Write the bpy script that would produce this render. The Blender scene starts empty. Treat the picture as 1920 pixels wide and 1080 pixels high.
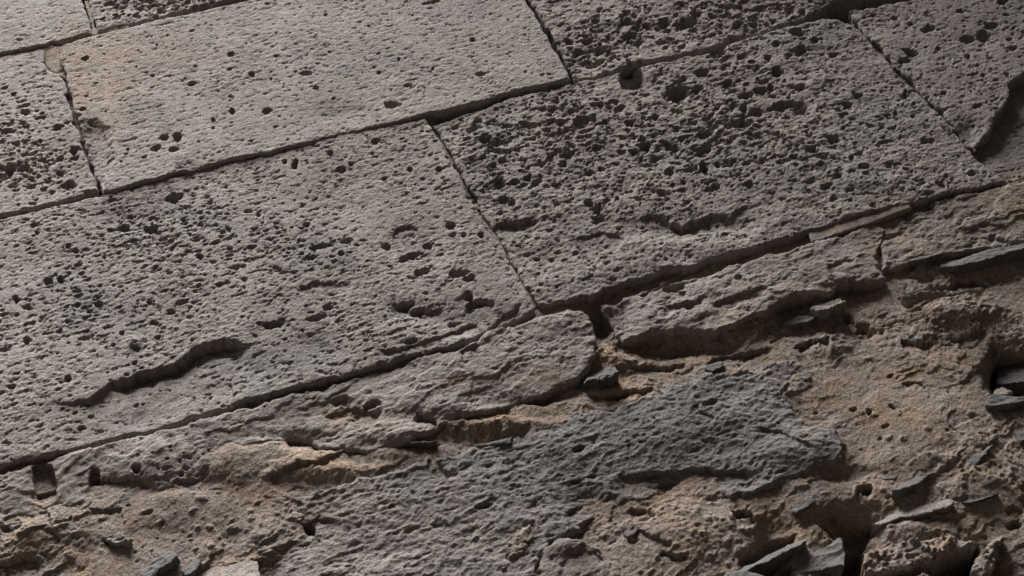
import bpy, math, random
import numpy as np

# ------------------------------------------------------------------ scene
sc = bpy.context.scene
col = sc.collection

# camera: hand-held, at the foot of the wall, looking up at 42 degrees with some roll
DIST, EYE, FPX = 1.6, 1.5, 2915.0
R = np.array([[0.93883875, 0.25705359, -0.22914024],
              [0.02048444, -0.70592519, -0.70799012],
              [-0.34374727, 0.65999475, -0.66801552]])
from mathutils import Matrix
cam_d = bpy.data.cameras.new('camera')
cam = bpy.data.objects.new('camera', cam_d)
col.objects.link(cam)
cam_d.sensor_width = 36.0
cam_d.lens = FPX * 36.0 / 1920.0
cam_d.clip_start = 0.05
cam_d.clip_end = 500.0
M4 = Matrix([list(R[0]) + [0.0], list(R[1]) + [-DIST], list(R[2]) + [EYE], [0, 0, 0, 1]])
cam.matrix_world = M4
sc.camera = cam

# overcast daylight
SUN_AZ, SUN_EL = 25.0, 70.0          # degrees; azimuth measured from the wall's outward normal towards +X
w = bpy.data.worlds.new('World')
sc.world = w
w.use_nodes = True
nt = w.node_tree
bg = nt.nodes['Background']
sky = nt.nodes.new('ShaderNodeTexSky')
sky.sky_type = 'NISHITA'
sky.sun_disc = False
sky.sun_elevation = math.radians(SUN_EL)
sky.sun_rotation = math.radians(180 - SUN_AZ)
sky.dust_density = 4.0
sky.ozone_density = 0.5
hsv = nt.nodes.new('ShaderNodeHueSaturation')      # cloud cover greys the sky
hsv.inputs['Saturation'].default_value = 0.25
nt.links.new(sky.outputs[0], hsv.inputs['Color'])
nt.links.new(hsv.outputs[0], bg.inputs['Color'])
bg.inputs['Strength'].default_value = 0.05
sun_d = bpy.data.lights.new('sun', 'SUN')
sun_d.energy = 3.5
sun_d.angle = math.radians(34)
sun_d.color = (1.0, 0.975, 0.965)
sun = bpy.data.objects.new('sun', sun_d)
col.objects.link(sun)
az, el = math.radians(SUN_AZ), math.radians(SUN_EL)
from mathutils import Vector
to_sun = Vector((math.sin(az) * math.cos(el), -math.cos(az) * math.cos(el), math.sin(el)))
sun.rotation_euler = to_sun.to_track_quat('Z', 'Y').to_euler()
sun.location = (0, -3, 6)

sc.view_settings.view_transform = 'Standard'
sc.view_settings.look = 'None'
sc.view_settings.gamma = 1.0
sc.view_settings.use_curve_mapping = False
sc.view_settings.exposure = 2.0

# ------------------------------------------------------------------ geometry helpers
def P(px, py, y=0.0):
    """point of the wall (at depth y behind its face) that the photo shows at px,py -> (u, v)"""
    px = np.asarray(px, float); py = np.asarray(py, float)
    c0, c1, c2 = px - 960, -(py - 540), -FPX
    r = [R[i, 0] * c0 + R[i, 1] * c1 + R[i, 2] * c2 for i in range(3)]
    t = (DIST + y) / r[1]
    return r[0] * t, r[2] * t

def PXY(u, v, y=0.0):
    d = DIST + y
    c = [R[0, i] * u + R[1, i] * d + R[2, i] * v for i in range(3)]
    return 960 - FPX * c[0] / c[2], 540 + FPX * c[1] / c[2]

RNG = np.random.default_rng(7)
PERM = RNG.permutation(4096).astype(np.int64)
GA = RNG.random(4096) * 2 * np.pi
GX, GY = np.cos(GA), np.sin(GA)

def perlin(x, y, seed=0):
    xi = np.floor(x).astype(np.int64); yi = np.floor(y).astype(np.int64)
    xf = x - xi; yf = y - yi
    u = xf * xf * xf * (xf * (xf * 6 - 15) + 10); v = yf * yf * yf * (yf * (yf * 6 - 15) + 10)
    def g(ix, iy, dx, dy):
        h = PERM[(PERM[(ix + seed * 131) & 4095] + iy + seed * 57) & 4095]
        return GX[h] * dx + GY[h] * dy
    n00 = g(xi, yi, xf, yf); n10 = g(xi + 1, yi, xf - 1, yf)
    n01 = g(xi, yi + 1, xf, yf - 1); n11 = g(xi + 1, yi + 1, xf - 1, yf - 1)
    a = n00 + u * (n10 - n00); b = n01 + u * (n11 - n01)
    return (a + v * (b - a)) * 1.5

def fbm(u, v, wl, octs=4, gain=0.5, an=1.0, seed=0, ridged=False):
    """wl: wavelength in metres; an: stretch along u"""
    s = np.zeros_like(u); a = 1.0; f = 1.0 / wl; tot = 0
    for k in range(octs):
        n = perlin(u * f / an + 17.3 * k, v * f + 9.1 * k, seed + k)
        if ridged:
            n = 1 - 2 * np.abs(n)
        s += a * n; tot += a
        a *= gain; f *= 2.03
    return s / tot * 1.6

def sdf(poly, u, v):
    """signed distance, positive inside"""
    n = len(poly)
    d2 = np.full(u.shape, 1e9); ins = np.zeros(u.shape, bool)
    for i in range(n):
        ax, ay = poly[i]; bx, by = poly[(i + 1) % n]
        ex, ey = bx - ax, by - ay
        wx, wy = u - ax, v - ay
        t = np.clip((wx * ex + wy * ey) / (ex * ex + ey * ey + 1e-18), 0, 1)
        d2 = np.minimum(d2, (wx - ex * t) ** 2 + (wy - ey * t) ** 2)
        if ay != by:
            c = ((ay > v) != (by > v)) & (u < (bx - ax) * (v - ay) / (by - ay) + ax)
            ins ^= c
    d = np.sqrt(d2)
    return np.where(ins, d, -d)

def polyline(pts, x, y):
    """distance, side (+ = below in the wall), parameter 0..1 along the line"""
    best = np.full(x.shape, 1e18); side = np.zeros(x.shape); par = np.zeros(x.shape)
    L = [0.0]
    for a, b in zip(pts[:-1], pts[1:]):
        L.append(L[-1] + math.hypot(b[0] - a[0], b[1] - a[1]))
    for i, (a, b) in enumerate(zip(pts[:-1], pts[1:])):
        ex, ey = b[0] - a[0], b[1] - a[1]
        wx, wy = x - a[0], y - a[1]
        l2 = ex * ex + ey * ey
        t = np.clip((wx * ex + wy * ey) / l2, 0, 1)
        d = (wx - ex * t) ** 2 + (wy - ey * t) ** 2
        m = d < best
        best = np.where(m, d, best)
        side = np.where(m, np.sign(ex * wy - ey * wx), side)
        par = np.where(m, (L[i] + t * math.sqrt(l2)) / L[-1], par)
    return np.sqrt(best), side, par

def sstep(a, b, x):
    t = np.clip((x - a) / (b - a), 0, 1)
    return t * t * (3 - 2 * t)

def axis(lo, hi, flo, fhi, fine, coarse):
    out = []
    if flo is None:
        n = max(2, int((hi - lo) / coarse) + 1)
        return np.linspace(lo, hi, n)
    flo, fhi = max(lo, flo), min(hi, fhi)
    if flo - lo > coarse:
        out.append(np.linspace(lo, flo, int((flo - lo) / coarse) + 1, endpoint=False))
    else:
        flo = lo
    e = hi - fhi > coarse
    if not e:
        fhi = hi
    out.append(np.linspace(flo, fhi, max(3, int((fhi - flo) / fine) + 1)))
    if e:
        out.append(np.linspace(fhi, hi, int((hi - fhi) / coarse) + 2)[1:])
    return np.concatenate(out)

def frame_window(u0, u1, v0, v1):
    us = np.linspace(u0, u1, 160); vs = np.linspace(v0, v1, 160)
    U, V = np.meshgrid(us, vs)
    px, py = PXY(U, V)
    m = (px > -25) & (px < 1945) & (py > -25) & (py < 1105)
    if not m.any():
        return None
    cu = np.where(m.any(0))[0]; cv = np.where(m.any(1))[0]
    return us[cu[0]], us[cu[-1]], vs[cv[0]], vs[cv[-1]]

MATS = {}
SEED = [3]

def surface_fn(kind, U, V, s, dens, calm):
    """relief of one stone in mm (f: finest octave control)"""
    def pitted(wl, oc, an, thr, var, amp, sd):      # flat face broken by ragged merging pits
        n = fbm(U, V, wl, oc, 0.72, an=an, seed=sd)
        t = thr + var * fbm(U, V, 0.11, 3, seed=sd + 5) - dens
        return -amp * np.clip(n - t, 0, 0.7) ** 0.75
    if kind == 'tooled':           # dressed face, fine pecked rows along the bed
        h = 2.2 * fbm(U, V, 0.30, 3, seed=s)
        h += 0.40 * fbm(U, V, 0.022, 3, 0.6, an=2.2, seed=s + 11)
        h += (0.30 + 0.4 * sstep(-.3, .4, fbm(U, V, 0.14, 3, seed=s + 8))) * fbm(U, V, 0.0066, 2, 0.85, an=1.9, seed=s + 21)
        h += pitted(0.0095, 3, 1.9, 0.26, 0.18, 2.8, s + 31)
    elif kind == 'grain':
        h = 2.8 * fbm(U, V, 0.25, 3, seed=s)
        h += 0.7 * fbm(U, V, 0.030, 4, 0.6, an=1.8, seed=s + 11)
        h += (0.45 + 0.65 * sstep(-.3, .4, fbm(U, V, 0.12, 3, seed=s + 8))) * fbm(U, V, 0.0068, 2, 0.85, an=1.6, seed=s + 21)
        h += pitted(0.0095, 3, 1.8, 0.25, 0.26, 4.2, s + 31)
    elif kind == 'vesicular':
        h = 4.0 * fbm(U, V, 0.20, 3, seed=s)
        h += 2.6 * fbm(U, V, 0.045, 4, 0.6, an=1.5, seed=s + 11)
        h += 1.0 * fbm(U, V, 0.0070, 2, 0.85, an=1.4, seed=s + 21)
        h += pitted(0.0140, 4, 1.5, 0.29, 0.32, 7.0, s + 31)
    elif kind == 'eroded':         # broken, flaked face
        wx = U + 0.012 * fbm(U, V, 0.06, 3, seed=s + 50); wy = V + 0.012 * fbm(U, V, 0.06, 3, seed=s + 60)
        h = 6.0 * fbm(U, V, 0.22, 3, seed=s)
        t = 2.6 * fbm(wx, wy - 0.15 * wx, 0.11, 4, 0.55, an=2.2, seed=s + 11)
        h += 3.4 * (np.floor(t) + sstep(0.70, 1.0, t - np.floor(t)))     # flaked steps
        h += 2.6 * fbm(wx, wy, 0.030, 4, 0.62, an=1.8, seed=s + 21)
        h += 1.1 * fbm(U, V, 0.008, 2, 0.7, an=1.5, seed=s + 31)
        h += pitted(0.020, 4, 1.8, 0.20, 0.30, 6.0, s + 41)
    elif kind == 'basalt':         # finely scaly broken basalt
        wx = U + 0.006 * fbm(U, V, 0.04, 3, seed=s + 50); wy = V + 0.006 * fbm(U, V, 0.04, 3, seed=s + 60)
        h = 4.0 * fbm(U, V, 0.20, 3, seed=s)
        h += 2.8 * fbm(wx, wy, 0.055, 4, 0.62, an=1.9, seed=s + 11)
        h += 1.8 * fbm(wx, wy, 0.019, 4, 0.68, an=1.6, seed=s + 21, ridged=True)
        h += 0.9 * fbm(U, V, 0.0075, 2, 0.7, an=1.6, seed=s + 31)
        h += pitted(0.030, 4, 2.2, 0.34, 0.25, 6.0, s + 41)
    elif kind == 'mortar':         # crumbling sandy lime mortar
        wx = U + 0.015 * fbm(U, V, 0.06, 4, seed=s + 50); wy = V + 0.015 * fbm(U, V, 0.06, 4, seed=s + 60)
        h = 6.0 * fbm(wx, wy, 0.16, 4, 0.5, an=1.3, seed=s)
        rough = sstep(-0.25, 0.5, fbm(U, V, 0.15, 2, seed=s + 70)) * (1 - calm)
        t = 2.2 * fbm(wx, wy - 0.2 * wx, 0.12, 5, 0.6, an=1.9, seed=s + 41)
        h += (2.2 * (1 - 0.85 * calm) + 3.2 * rough) * (np.floor(t) + sstep(0.75, 1.0, t - np.floor(t)))
        h += (0.8 * (1 - 0.5 * calm) + 1.6 * rough) * fbm(wx, wy, 0.030, 5, 0.65, an=1.6, seed=s + 11)
        h += (0.75 * (1 - 0.45 * calm) + 0.8 * rough) * fbm(U, V, 0.008, 2, 0.75, seed=s + 21)
        h += rough * pitted(0.024, 4, 2.2, 0.40, 0.3, 6.0, s + 31)
    elif kind == 'slate':
        h = 4.0 * fbm(U, V, 0.05, 3, 0.5, an=2.0, seed=s, ridged=True)
        h += 1.2 * fbm(U, V, 0.012, 3, 0.55, an=2.0, seed=s + 11, ridged=True)
    else:
        h = 0.0 * U
    return h

def apply_features(h, U, V, us, vs, PX, PY, F, s, mmpx):
    JX = PX + 8.0 * fbm(U, V, 0.035, 5, 0.68, seed=s + 80)
    JY = PY + 8.0 * fbm(U, V, 0.035, 5, 0.68, seed=s + 90)
    for b in F.get('bumps', []):
        x, y, rx, ry, mm = b[:5]
        h += mm * np.exp(-((JX - x) / rx) ** 2 - ((JY - y) / ry) ** 2)
    for pts, mm, fade in F.get('plates', []):          # raised (or sunk) plates with a ragged border
        d = sdf(pts, JX, JY)
        h += mm * sstep(-fade * 0.5, fade, d)
    for L in F.get('ledges', []):
        pts, mm, fade = L[:3]
        up, upf = (L[3], L[4]) if len(L) > 3 else (0, 30)
        d, sd, t = polyline(pts, JX, JY)
        ta, tb = L[5] if len(L) > 5 else (0.12, 0.12)
        tap = sstep(0, ta, t) * sstep(0, tb, 1 - t) * (0.85 + 0.35 * fbm(U, V, 0.06, 3, seed=s + 85))
        sgn = d * sd
        rec = np.where(sgn > -1.2, np.exp(-np.maximum(sgn, 0) / fade), np.exp(sgn / 1.2))
        h -= mm * tap * rec
        if up:
            h += up * tap * np.where(sgn < 0, np.exp(sgn / upf), np.exp(-sgn / 1.5))
    for x0, x1, y0, y1, wl, mm in F.get('flutes', []):
        win = sstep(x0, x0 + 40, PX) * sstep(x0, x0 + 40, 2 * x0 + (x1 - x0) - PX + (0)) * sstep(y0, y0 + 30, PY) * (1 - sstep(y1 - 30, y1, PY))
        h += mm * win * np.sin(2 * np.pi * (U + 0.004 * fbm(U, V, 0.05, 2, seed=s + 5)) / wl)
    pd = np.zeros_like(h)
    edge = 0.30 * fbm(U, V, 0.012, 3, 0.65, seed=s + 99)
    for p in F.get('pits', []):
        x, y, rx, ry = p[:4]
        rx, ry = rx * 0.87, ry * 0.87
        ang = math.radians(p[4]) if len(p) > 4 else math.radians(-12)
        ds = p[5] if len(p) > 5 else 1.0
        pw = p[6] if len(p) > 6 else 2.0
        ca, sa = math.cos(ang), math.sin(ang)
        dx, dy = PX - x, PY - y
        a, b = np.abs(ca * dx + sa * dy) / rx, np.abs(-sa * dx + ca * dy) / ry
        r = (a ** pw + b ** pw) ** (1 / pw) + edge * (0.4 if pw > 2.5 else 1.35)
        dep = ds * 2.6 * math.sqrt(rx * ry) * mmpx
        pd = np.maximum(pd, dep * np.sqrt(np.clip((1.08 - r) / 0.8, 0, 1)))
    rng = np.random.default_rng(s)
    for rr in F.get('rand', []):
        n, rmin, rmax, zones, dscale = rr[:5]
        u0, u1, v0, v1 = us[0], us[-1], vs[0], vs[-1]
        if zones:
            zz = np.array(zones, float)
            k = rng.choice(len(zz), n, p=zz[:, 4] / zz[:, 4].sum())
            X = zz[k, 0] + rng.normal(size=n) * zz[k, 2] * 0.6
            Y = zz[k, 1] + rng.normal(size=n) * zz[k, 3] * 0.6
            cu, cv = P(X, Y)
        else:
            cu = rng.uniform(u0, u1, n); cv = rng.uniform(v0, v1, n)
        rad = rmin * (rmax / rmin) ** (rng.random(n) ** 3.0)
        asp = rng.uniform(1.0, 1.7, n); an = rng.normal(0, 0.25, n)
        for i in range(n):
            r0 = rad[i] * 1e-3
            ext = r0 * 1.7
            i0, i1 = np.searchsorted(us, (cu[i] - ext * asp[i], cu[i] + ext * asp[i]))
            j0, j1 = np.searchsorted(vs, (cv[i] - ext, cv[i] + ext))
            if i1 <= i0 or j1 <= j0:
                continue
            dx = U[j0:j1, i0:i1] - cu[i]; dy = V[j0:j1, i0:i1] - cv[i]
            c, sn = math.cos(an[i]), math.sin(an[i])
            q = np.sqrt(((c * dx + sn * dy) / (r0 * asp[i])) ** 2 + ((-sn * dx + c * dy) / r0) ** 2) + 2.0 * edge[j0:j1, i0:i1]
            if dscale > 0:
                dep = 1.4 * dscale * rad[i] * np.sqrt(np.clip((1.05 - q) / 0.8, 0, 1))
                pd[j0:j1, i0:i1] = np.maximum(pd[j0:j1, i0:i1], dep)
            else:
                h[j0:j1, i0:i1] += -dscale * rad[i] * np.sqrt(np.clip(1.0 - q, 0, 1))
    return h - pd

def tint_masks(U, V, PX, PY, F, s):
    JX = PX + 14.0 * fbm(U, V, 0.05, 4, 0.6, seed=s + 120)
    JY = PY + 14.0 * fbm(U, V, 0.05, 4, 0.6, seed=s + 130)
    o = np.full(U.shape, F.get('ochre0', 0.0)); g = np.full(U.shape, F.get('grey0', 0.0))
    n1 = fbm(U, V, 0.06, 4, 0.6, seed=s + 140); n2 = fbm(U, V, 0.05, 4, 0.6, seed=s + 150)
    for x, y, rx, ry, a in F.get('ochre', []):
        o = o + a * np.exp(-((JX - x) / rx) ** 2 - ((JY - y) / ry) ** 2)
    for x, y, rx, ry, a in F.get('grey', []):
        g = g + a * np.exp(-((JX - x) / rx) ** 2 - ((JY - y) / ry) ** 2)
    ov, gv = F.get('ochre_var', 0.12), F.get('grey_var', 0.35)
    o = np.clip(o * (1 + 0.7 * n1) + ov * np.clip(n1, 0, 2), 0, 1)
    g = np.clip(g * (1 + 0.6 * n2) + gv * np.clip(n2 - 0.1, 0, 2), 0, 1)
    b = np.full(U.shape, F.get('val', 0.5)) + 0.10 * fbm(U, V, 0.12, 3, seed=s + 160)
    return o, g, np.clip(b, 0, 1)

def resample(poly, step):
    out = []
    n = len(poly)
    for i in range(n):
        a, b = poly[i], poly[(i + 1) % n]
        k = max(1, int(math.hypot(b[0] - a[0], b[1] - a[1]) / step))
        for j in range(k):
            out.append((a[0] + (b[0] - a[0]) * j / k, a[1] + (b[1] - a[1]) * j / k))
    return out

TRIS = [0]

def stone(name, parent, mat, poly, h0=0.0, kind='grain', F=None, uv=False, edge_r=7.0, edge_n=2.5,
          depth=0.12, tilt=(0, 0), fine=(0.0014, 0.0017), coarse=0.010, holes=None, label=None, back=True):
    """one stone (or mortar) as a mesh: carved face plus its sides. h0 in mm proud of the wall face.
    poly in photo pixels (uv=False, projected on the stone's own plane) or wall metres (uv=True)."""
    F = F or {}
    SEED[0] += 7
    s = F.get('seed', SEED[0])
    yd = -h0 * 1e-3
    if not uv:
        a = np.array(poly, float)
        pu, pv = P(a[:, 0], a[:, 1], yd)
        poly = list(zip(pu, pv))
    pa = np.array(poly)
    pad = 0.006
    u0, v0 = pa.min(0) - pad; u1, v1 = pa.max(0) + pad
    fw = frame_window(u0, u1, v0, v1)
    if fw is None:
        us = axis(u0, u1, None, None, 0, coarse); vs = axis(v0, v1, None, None, 0, coarse)
    else:
        us = axis(u0, u1, fw[0], fw[1], fine[0], coarse); vs = axis(v0, v1, fw[2], fw[3], fine[1], coarse)
    U, V = np.meshgrid(us, vs)
    PX, PY = PXY(U, V, yd)
    d = sdf(poly, U, V)
    en = edge_n * 1e-3
    d = d + en * fbm(U, V, 0.05, 5, 0.6, seed=s + 200)
    d = d - 0.007 * np.clip(fbm(U, V, 0.045, 3, 0.6, seed=s + 205) - 0.30, 0, 1.2) * F.get('chip', 1.0)
    dens = np.zeros_like(U)
    if 'dens' in F:
        for x, y, rx, ry, a in F['dens']:
            dens += a * np.exp(-((PX - x) / rx) ** 2 - ((PY - y) / ry) ** 2)
    calm = np.zeros_like(U)
    for x, y, rx, ry, a in F.get('calm', []):
        calm += a * np.exp(-((PX - x) / rx) ** 2 - ((PY - y) / ry) ** 2)
    calm = np.clip(calm, 0, 1)
    h = surface_fn(kind, U, V, s, dens, calm) * F.get('amp', 1.0)
    cu, cv = pa.mean(0)
    h = h + 1e3 * (tilt[0] * (U - cu) + tilt[1] * (V - cv))
    mmpx = 0.80
    h = apply_features(h, U, V, us, vs, PX, PY, F, s, mmpx)
    er = edge_r * (1 + 0.5 * fbm(U, V, 0.08, 3, seed=s + 210)) * 1e-3
    er = np.maximum(er, 0.001)
    t = np.clip(1 - d / er, 0, 1)
    h = h - er * 1e3 * F.get('edge_drop', 1.0) * (1 - np.sqrt(1 - t * t * 0.98))
    h += h0
    if holes is not None:
        d = np.minimum(d, holes(U, V))
    # cells
    cell = np.maximum(np.maximum(d[:-1, :-1], d[1:, :-1]), np.maximum(d[:-1, 1:], d[1:, 1:])) > 0
    ny, nx = d.shape
    gy, gx = np.gradient(d, vs, us)
    gl = np.maximum(np.hypot(gx, gy), 0.6)
    mv = np.where(d < 0, np.minimum(-d, 0.004), 0)
    XU = U + gx / gl * mv; XV = V + gy / gl * mv
    o, g, b = tint_masks(U, V, PX, PY, F, s)
    used = np.zeros((ny, nx), bool)
    used[:-1, :-1] |= cell; used[1:, :-1] |= cell; used[:-1, 1:] |= cell; used[1:, 1:] |= cell
    idx = np.full((ny, nx), -1, np.int64)
    idx[used] = np.arange(used.sum())
    jj, ii = np.where(cell)
    quads = np.stack([idx[jj, ii], idx[jj, ii + 1], idx[jj + 1, ii + 1], idx[jj + 1, ii]], 1)
    co = np.stack([XU[used], -h[used] * 1e-3, XV[used] + EYE], 1)
    tint = np.stack([o[used], g[used], b[used], np.ones(used.sum())], 1)
    if back:
        # sides: boundary edges, counter-clockwise seen from the camera
        cp = np.zeros((ny + 1, nx + 1), bool); cp[1:ny, 1:nx] = cell
        c = cp[1:ny, 1:nx]
        dn = c & ~cp[0:ny - 1, 1:nx]; upm = c & ~cp[2:ny + 1, 1:nx]
        lf = c & ~cp[1:ny, 0:nx - 1]; rt = c & ~cp[1:ny, 2:nx + 1]
        E = []
        for m, (a, bb) in ((dn, ((0, 0), (0, 1))), (upm, ((1, 1), (1, 0))), (lf, ((1, 0), (0, 0))), (rt, ((0, 1), (1, 1)))):
            j, i = np.where(m)
            E.append(np.stack([idx[j + a[0], i + a[1]], idx[j + bb[0], i + bb[1]]], 1))
        E = np.concatenate(E)
        bv, inv = np.unique(E, return_inverse=True)
        inv = inv.reshape(E.shape)
        base = co[bv]; tb = tint[bv]
        grad = np.stack([(gx / gl)[used][bv], (gy / gl)[used][bv]], 1)
        prev = bv.copy()
        rows = [0.004, 0.012, 0.028, 0.055, depth]
        for k, dz in enumerate(rows):
            nb = base.copy()
            nb[:, 1] = np.maximum(base[:, 1] + dz, 0.0) if k == len(rows) - 1 else base[:, 1] + dz
            jit = (fbm(base[:, 0] * 1.0 + dz * 0.7, base[:, 2] + dz * 0.9, 0.02, 3, 0.6, seed=s + 300 + k) - 0.35) * (0.0012 + 0.03 * min(dz, 0.06))
            jit = np.minimum(jit, 0.0015)
            nb[:, 0] -= grad[:, 0] * jit; nb[:, 2] -= grad[:, 1] * jit
            st = len(co)
            co = np.concatenate([co, nb]); tint = np.concatenate([tint, tb])
            cur = np.arange(st, st + len(bv))
            q = np.stack([prev[inv[:, 1]] if k == 0 else prev[inv[:, 1]], prev[inv[:, 0]], cur[inv[:, 0]], cur[inv[:, 1]]], 1)
            quads = np.concatenate([quads, q])
            prev = cur
    me = bpy.data.meshes.new(name)
    n = len(quads)
    me.vertices.add(len(co)); me.loops.add(n * 4); me.polygons.add(n)
    me.vertices.foreach_set('co', co.astype(np.float32).ravel())
    me.loops.foreach_set('vertex_index', quads.astype(np.int32).ravel())
    me.polygons.foreach_set('loop_start', np.arange(0, n * 4, 4, dtype=np.int32))
    me.polygons.foreach_set('use_smooth', np.ones(n, bool))
    at = me.color_attributes.new('tint', 'FLOAT_COLOR', 'POINT')
    at.data.foreach_set('color', tint.astype(np.float32).ravel())
    me.update(calc_edges=True)
    me.materials.append(mat)
    TRIS[0] += 2 * n
    ob = bpy.data.objects.new(name, me)
    col.objects.link(ob)
    ob.parent = parent
    if label:
        ob['label'] = label
    return ob

# ------------------------------------------------------------------ materials
def new_mat(name):
    m = bpy.data.materials.new(name); m.use_nodes = True
    return m, m.node_tree.nodes, m.node_tree.links

def stone_material(name, base_a, base_b, ochre=(0.30, 0.235, 0.172), grey=(0.205, 0.206, 0.200), speck=0.3, bump=0.8, rough=0.95):
    m, N, L = new_mat(name)
    bs = N['Principled BSDF']
    bs.inputs['Roughness'].default_value = rough
    bs.inputs['Specular IOR Level'].default_value = 0.15
    tc = N.new('ShaderNodeTexCoord')
    def noise(scale, detail=4, rgh=0.6, loc=0.0):
        mp = N.new('ShaderNodeMapping'); mp.inputs['Location'].default_value = (loc, loc * 1.7, loc * 0.6)
        L.new(tc.outputs['Object'], mp.inputs['Vector'])
        t = N.new('ShaderNodeTexNoise'); t.inputs['Scale'].default_value = scale
        t.inputs['Detail'].default_value = detail; t.inputs['Roughness'].default_value = rgh
        L.new(mp.outputs['Vector'], t.inputs['Vector'])
        return t.outputs['Fac']
    def ramp(f, a, b):
        r = N.new('ShaderNodeMapRange'); r.inputs['From Min'].default_value = a; r.inputs['From Max'].default_value = b
        L.new(f, r.inputs['Value']); return r.outputs['Result']
    def mix(f, a, b, bt='MIX'):
        x = N.new('ShaderNodeMix'); x.data_type = 'RGBA'; x.blend_type = bt
        if isinstance(f, float): x.inputs[0].default_value = f
        else: L.new(f, x.inputs[0])
        for k, c in ((6, a), (7, b)):
            if isinstance(c, tuple): x.inputs[k].default_value = (*c, 1.0)
            else: L.new(c, x.inputs[k])
        return x.outputs[2]
    at = N.new('ShaderNodeAttribute'); at.attribute_name = 'tint'
    sep = N.new('ShaderNodeSeparateColor'); L.new(at.outputs['Color'], sep.inputs['Color'])
    c = mix(ramp(noise(14, 5, 0.65), 0.35, 0.65), base_a, base_b)
    c = mix(sep.outputs['Red'], c, mix(ramp(noise(30, 5, 0.7, 3.0), 0.3, 0.7), ochre, tuple(0.72 * x for x in ochre)))
    c = mix(sep.outputs['Green'], c, mix(ramp(noise(60, 4, 0.7, 5.0), 0.3, 0.7), grey, tuple(0.75 * x for x in grey)))
    c = mix(0.2, c, mix(ramp(noise(5.0, 6, 0.6, 9.0), 0.36, 0.64), (0.30, 0.27, 0.27), (0.68, 0.70, 0.68)), 'OVERLAY')
    # mineral speckle
    c = mix(speck, c, mix(ramp(noise(420, 3, 0.7, 1.0), 0.38, 0.62), tuple(0.05 for _ in range(3)), tuple(0.95 for _ in range(3))), 'OVERLAY')
    c = mix(speck * 0.8, c, mix(ramp(noise(95, 4, 0.7, 2.0), 0.33, 0.67), (0.15, 0.14, 0.14), (0.85, 0.85, 0.84)), 'OVERLAY')
    # overall lightness of this stone
    v = ramp(sep.outputs['Blue'], 0.0, 1.0)
    vv = N.new('ShaderNodeMath'); vv.operation = 'MULTIPLY_ADD'; vv.inputs[1].default_value = 1.0; vv.inputs[2].default_value = 0.5
    L.new(v, vv.inputs[0])
    cc = N.new('ShaderNodeCombineColor')
    for k in range(3): L.new(vv.outputs[0], cc.inputs[k])
    c = mix(1.0, c, cc.outputs[0], 'MULTIPLY')
    L.new(c, bs.inputs['Base Color'])
    b1 = N.new('ShaderNodeBump'); b1.inputs['Strength'].default_value = bump; b1.inputs['Distance'].default_value = 0.003
    L.new(noise(330, 4, 0.65, 7.0), b1.inputs['Height'])
    L.new(b1.outputs['Normal'], bs.inputs['Normal'])
    return m

M_ASH = stone_material('volcanic_ashlar_stone', (0.258, 0.232, 0.217), (0.215, 0.193, 0.183))
M_ERO = stone_material('weathered_brown_stone', (0.242, 0.214, 0.200), (0.200, 0.177, 0.167))
M_BAS = stone_material('grey_basalt', (0.215, 0.192, 0.182), (0.185, 0.168, 0.16), ochre=(0.27, 0.22, 0.175), grey=(0.140, 0.140, 0.136))
M_SLA = stone_material('dark_slate', (0.125, 0.115, 0.110), (0.15, 0.135, 0.127), grey=(0.108, 0.108, 0.107), ochre=(0.25,0.205,0.168), speck=0.15)
M_MOR = stone_material('sandy_lime_mortar', (0.236, 0.209, 0.193), (0.205, 0.180, 0.167), ochre=(0.272, 0.207, 0.150), speck=0.35, bump=0.8)

# ------------------------------------------------------------------ setting
def ground():
    m, N, L = new_mat('packed_earth')
    bs = N['Principled BSDF']; bs.inputs['Roughness'].default_value = 0.95
    t = N.new('ShaderNodeTexNoise'); t.inputs['Scale'].default_value = 3.0; t.inputs['Detail'].default_value = 8
    tc = N.new('ShaderNodeTexCoord'); L.new(tc.outputs['Object'], t.inputs['Vector'])
    r = N.new('ShaderNodeValToRGB'); r.color_ramp.elements[0].color = (0.07, 0.055, 0.045, 1); r.color_ramp.elements[1].color = (0.13, 0.105, 0.085, 1)
    L.new(t.outputs['Fac'], r.inputs['Fac']); L.new(r.outputs['Color'], bs.inputs['Base Color'])
    me = bpy.data.meshes.new('ground')
    n = 60
    g = np.linspace(-1, 1, n); g = np.sign(g) * np.abs(g) ** 3 * 200
    X, Y = np.meshgrid(g, g)
    Z = 0.02 * fbm(X, Y, 1.5, 3, seed=900) - 0.02
    vs = np.stack([X.ravel(), Y.ravel(), Z.ravel()], 1)
    fs = [(j * n + i, j * n + i + 1, (j + 1) * n + i + 1, (j + 1) * n + i) for j in range(n - 1) for i in range(n - 1)]
    me.from_pydata(vs.tolist(), [], fs); me.materials.append(m)
    o = bpy.data.objects.new('ground', me); col.objects.link(o); o['kind'] = 'structure'
ground()

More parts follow.
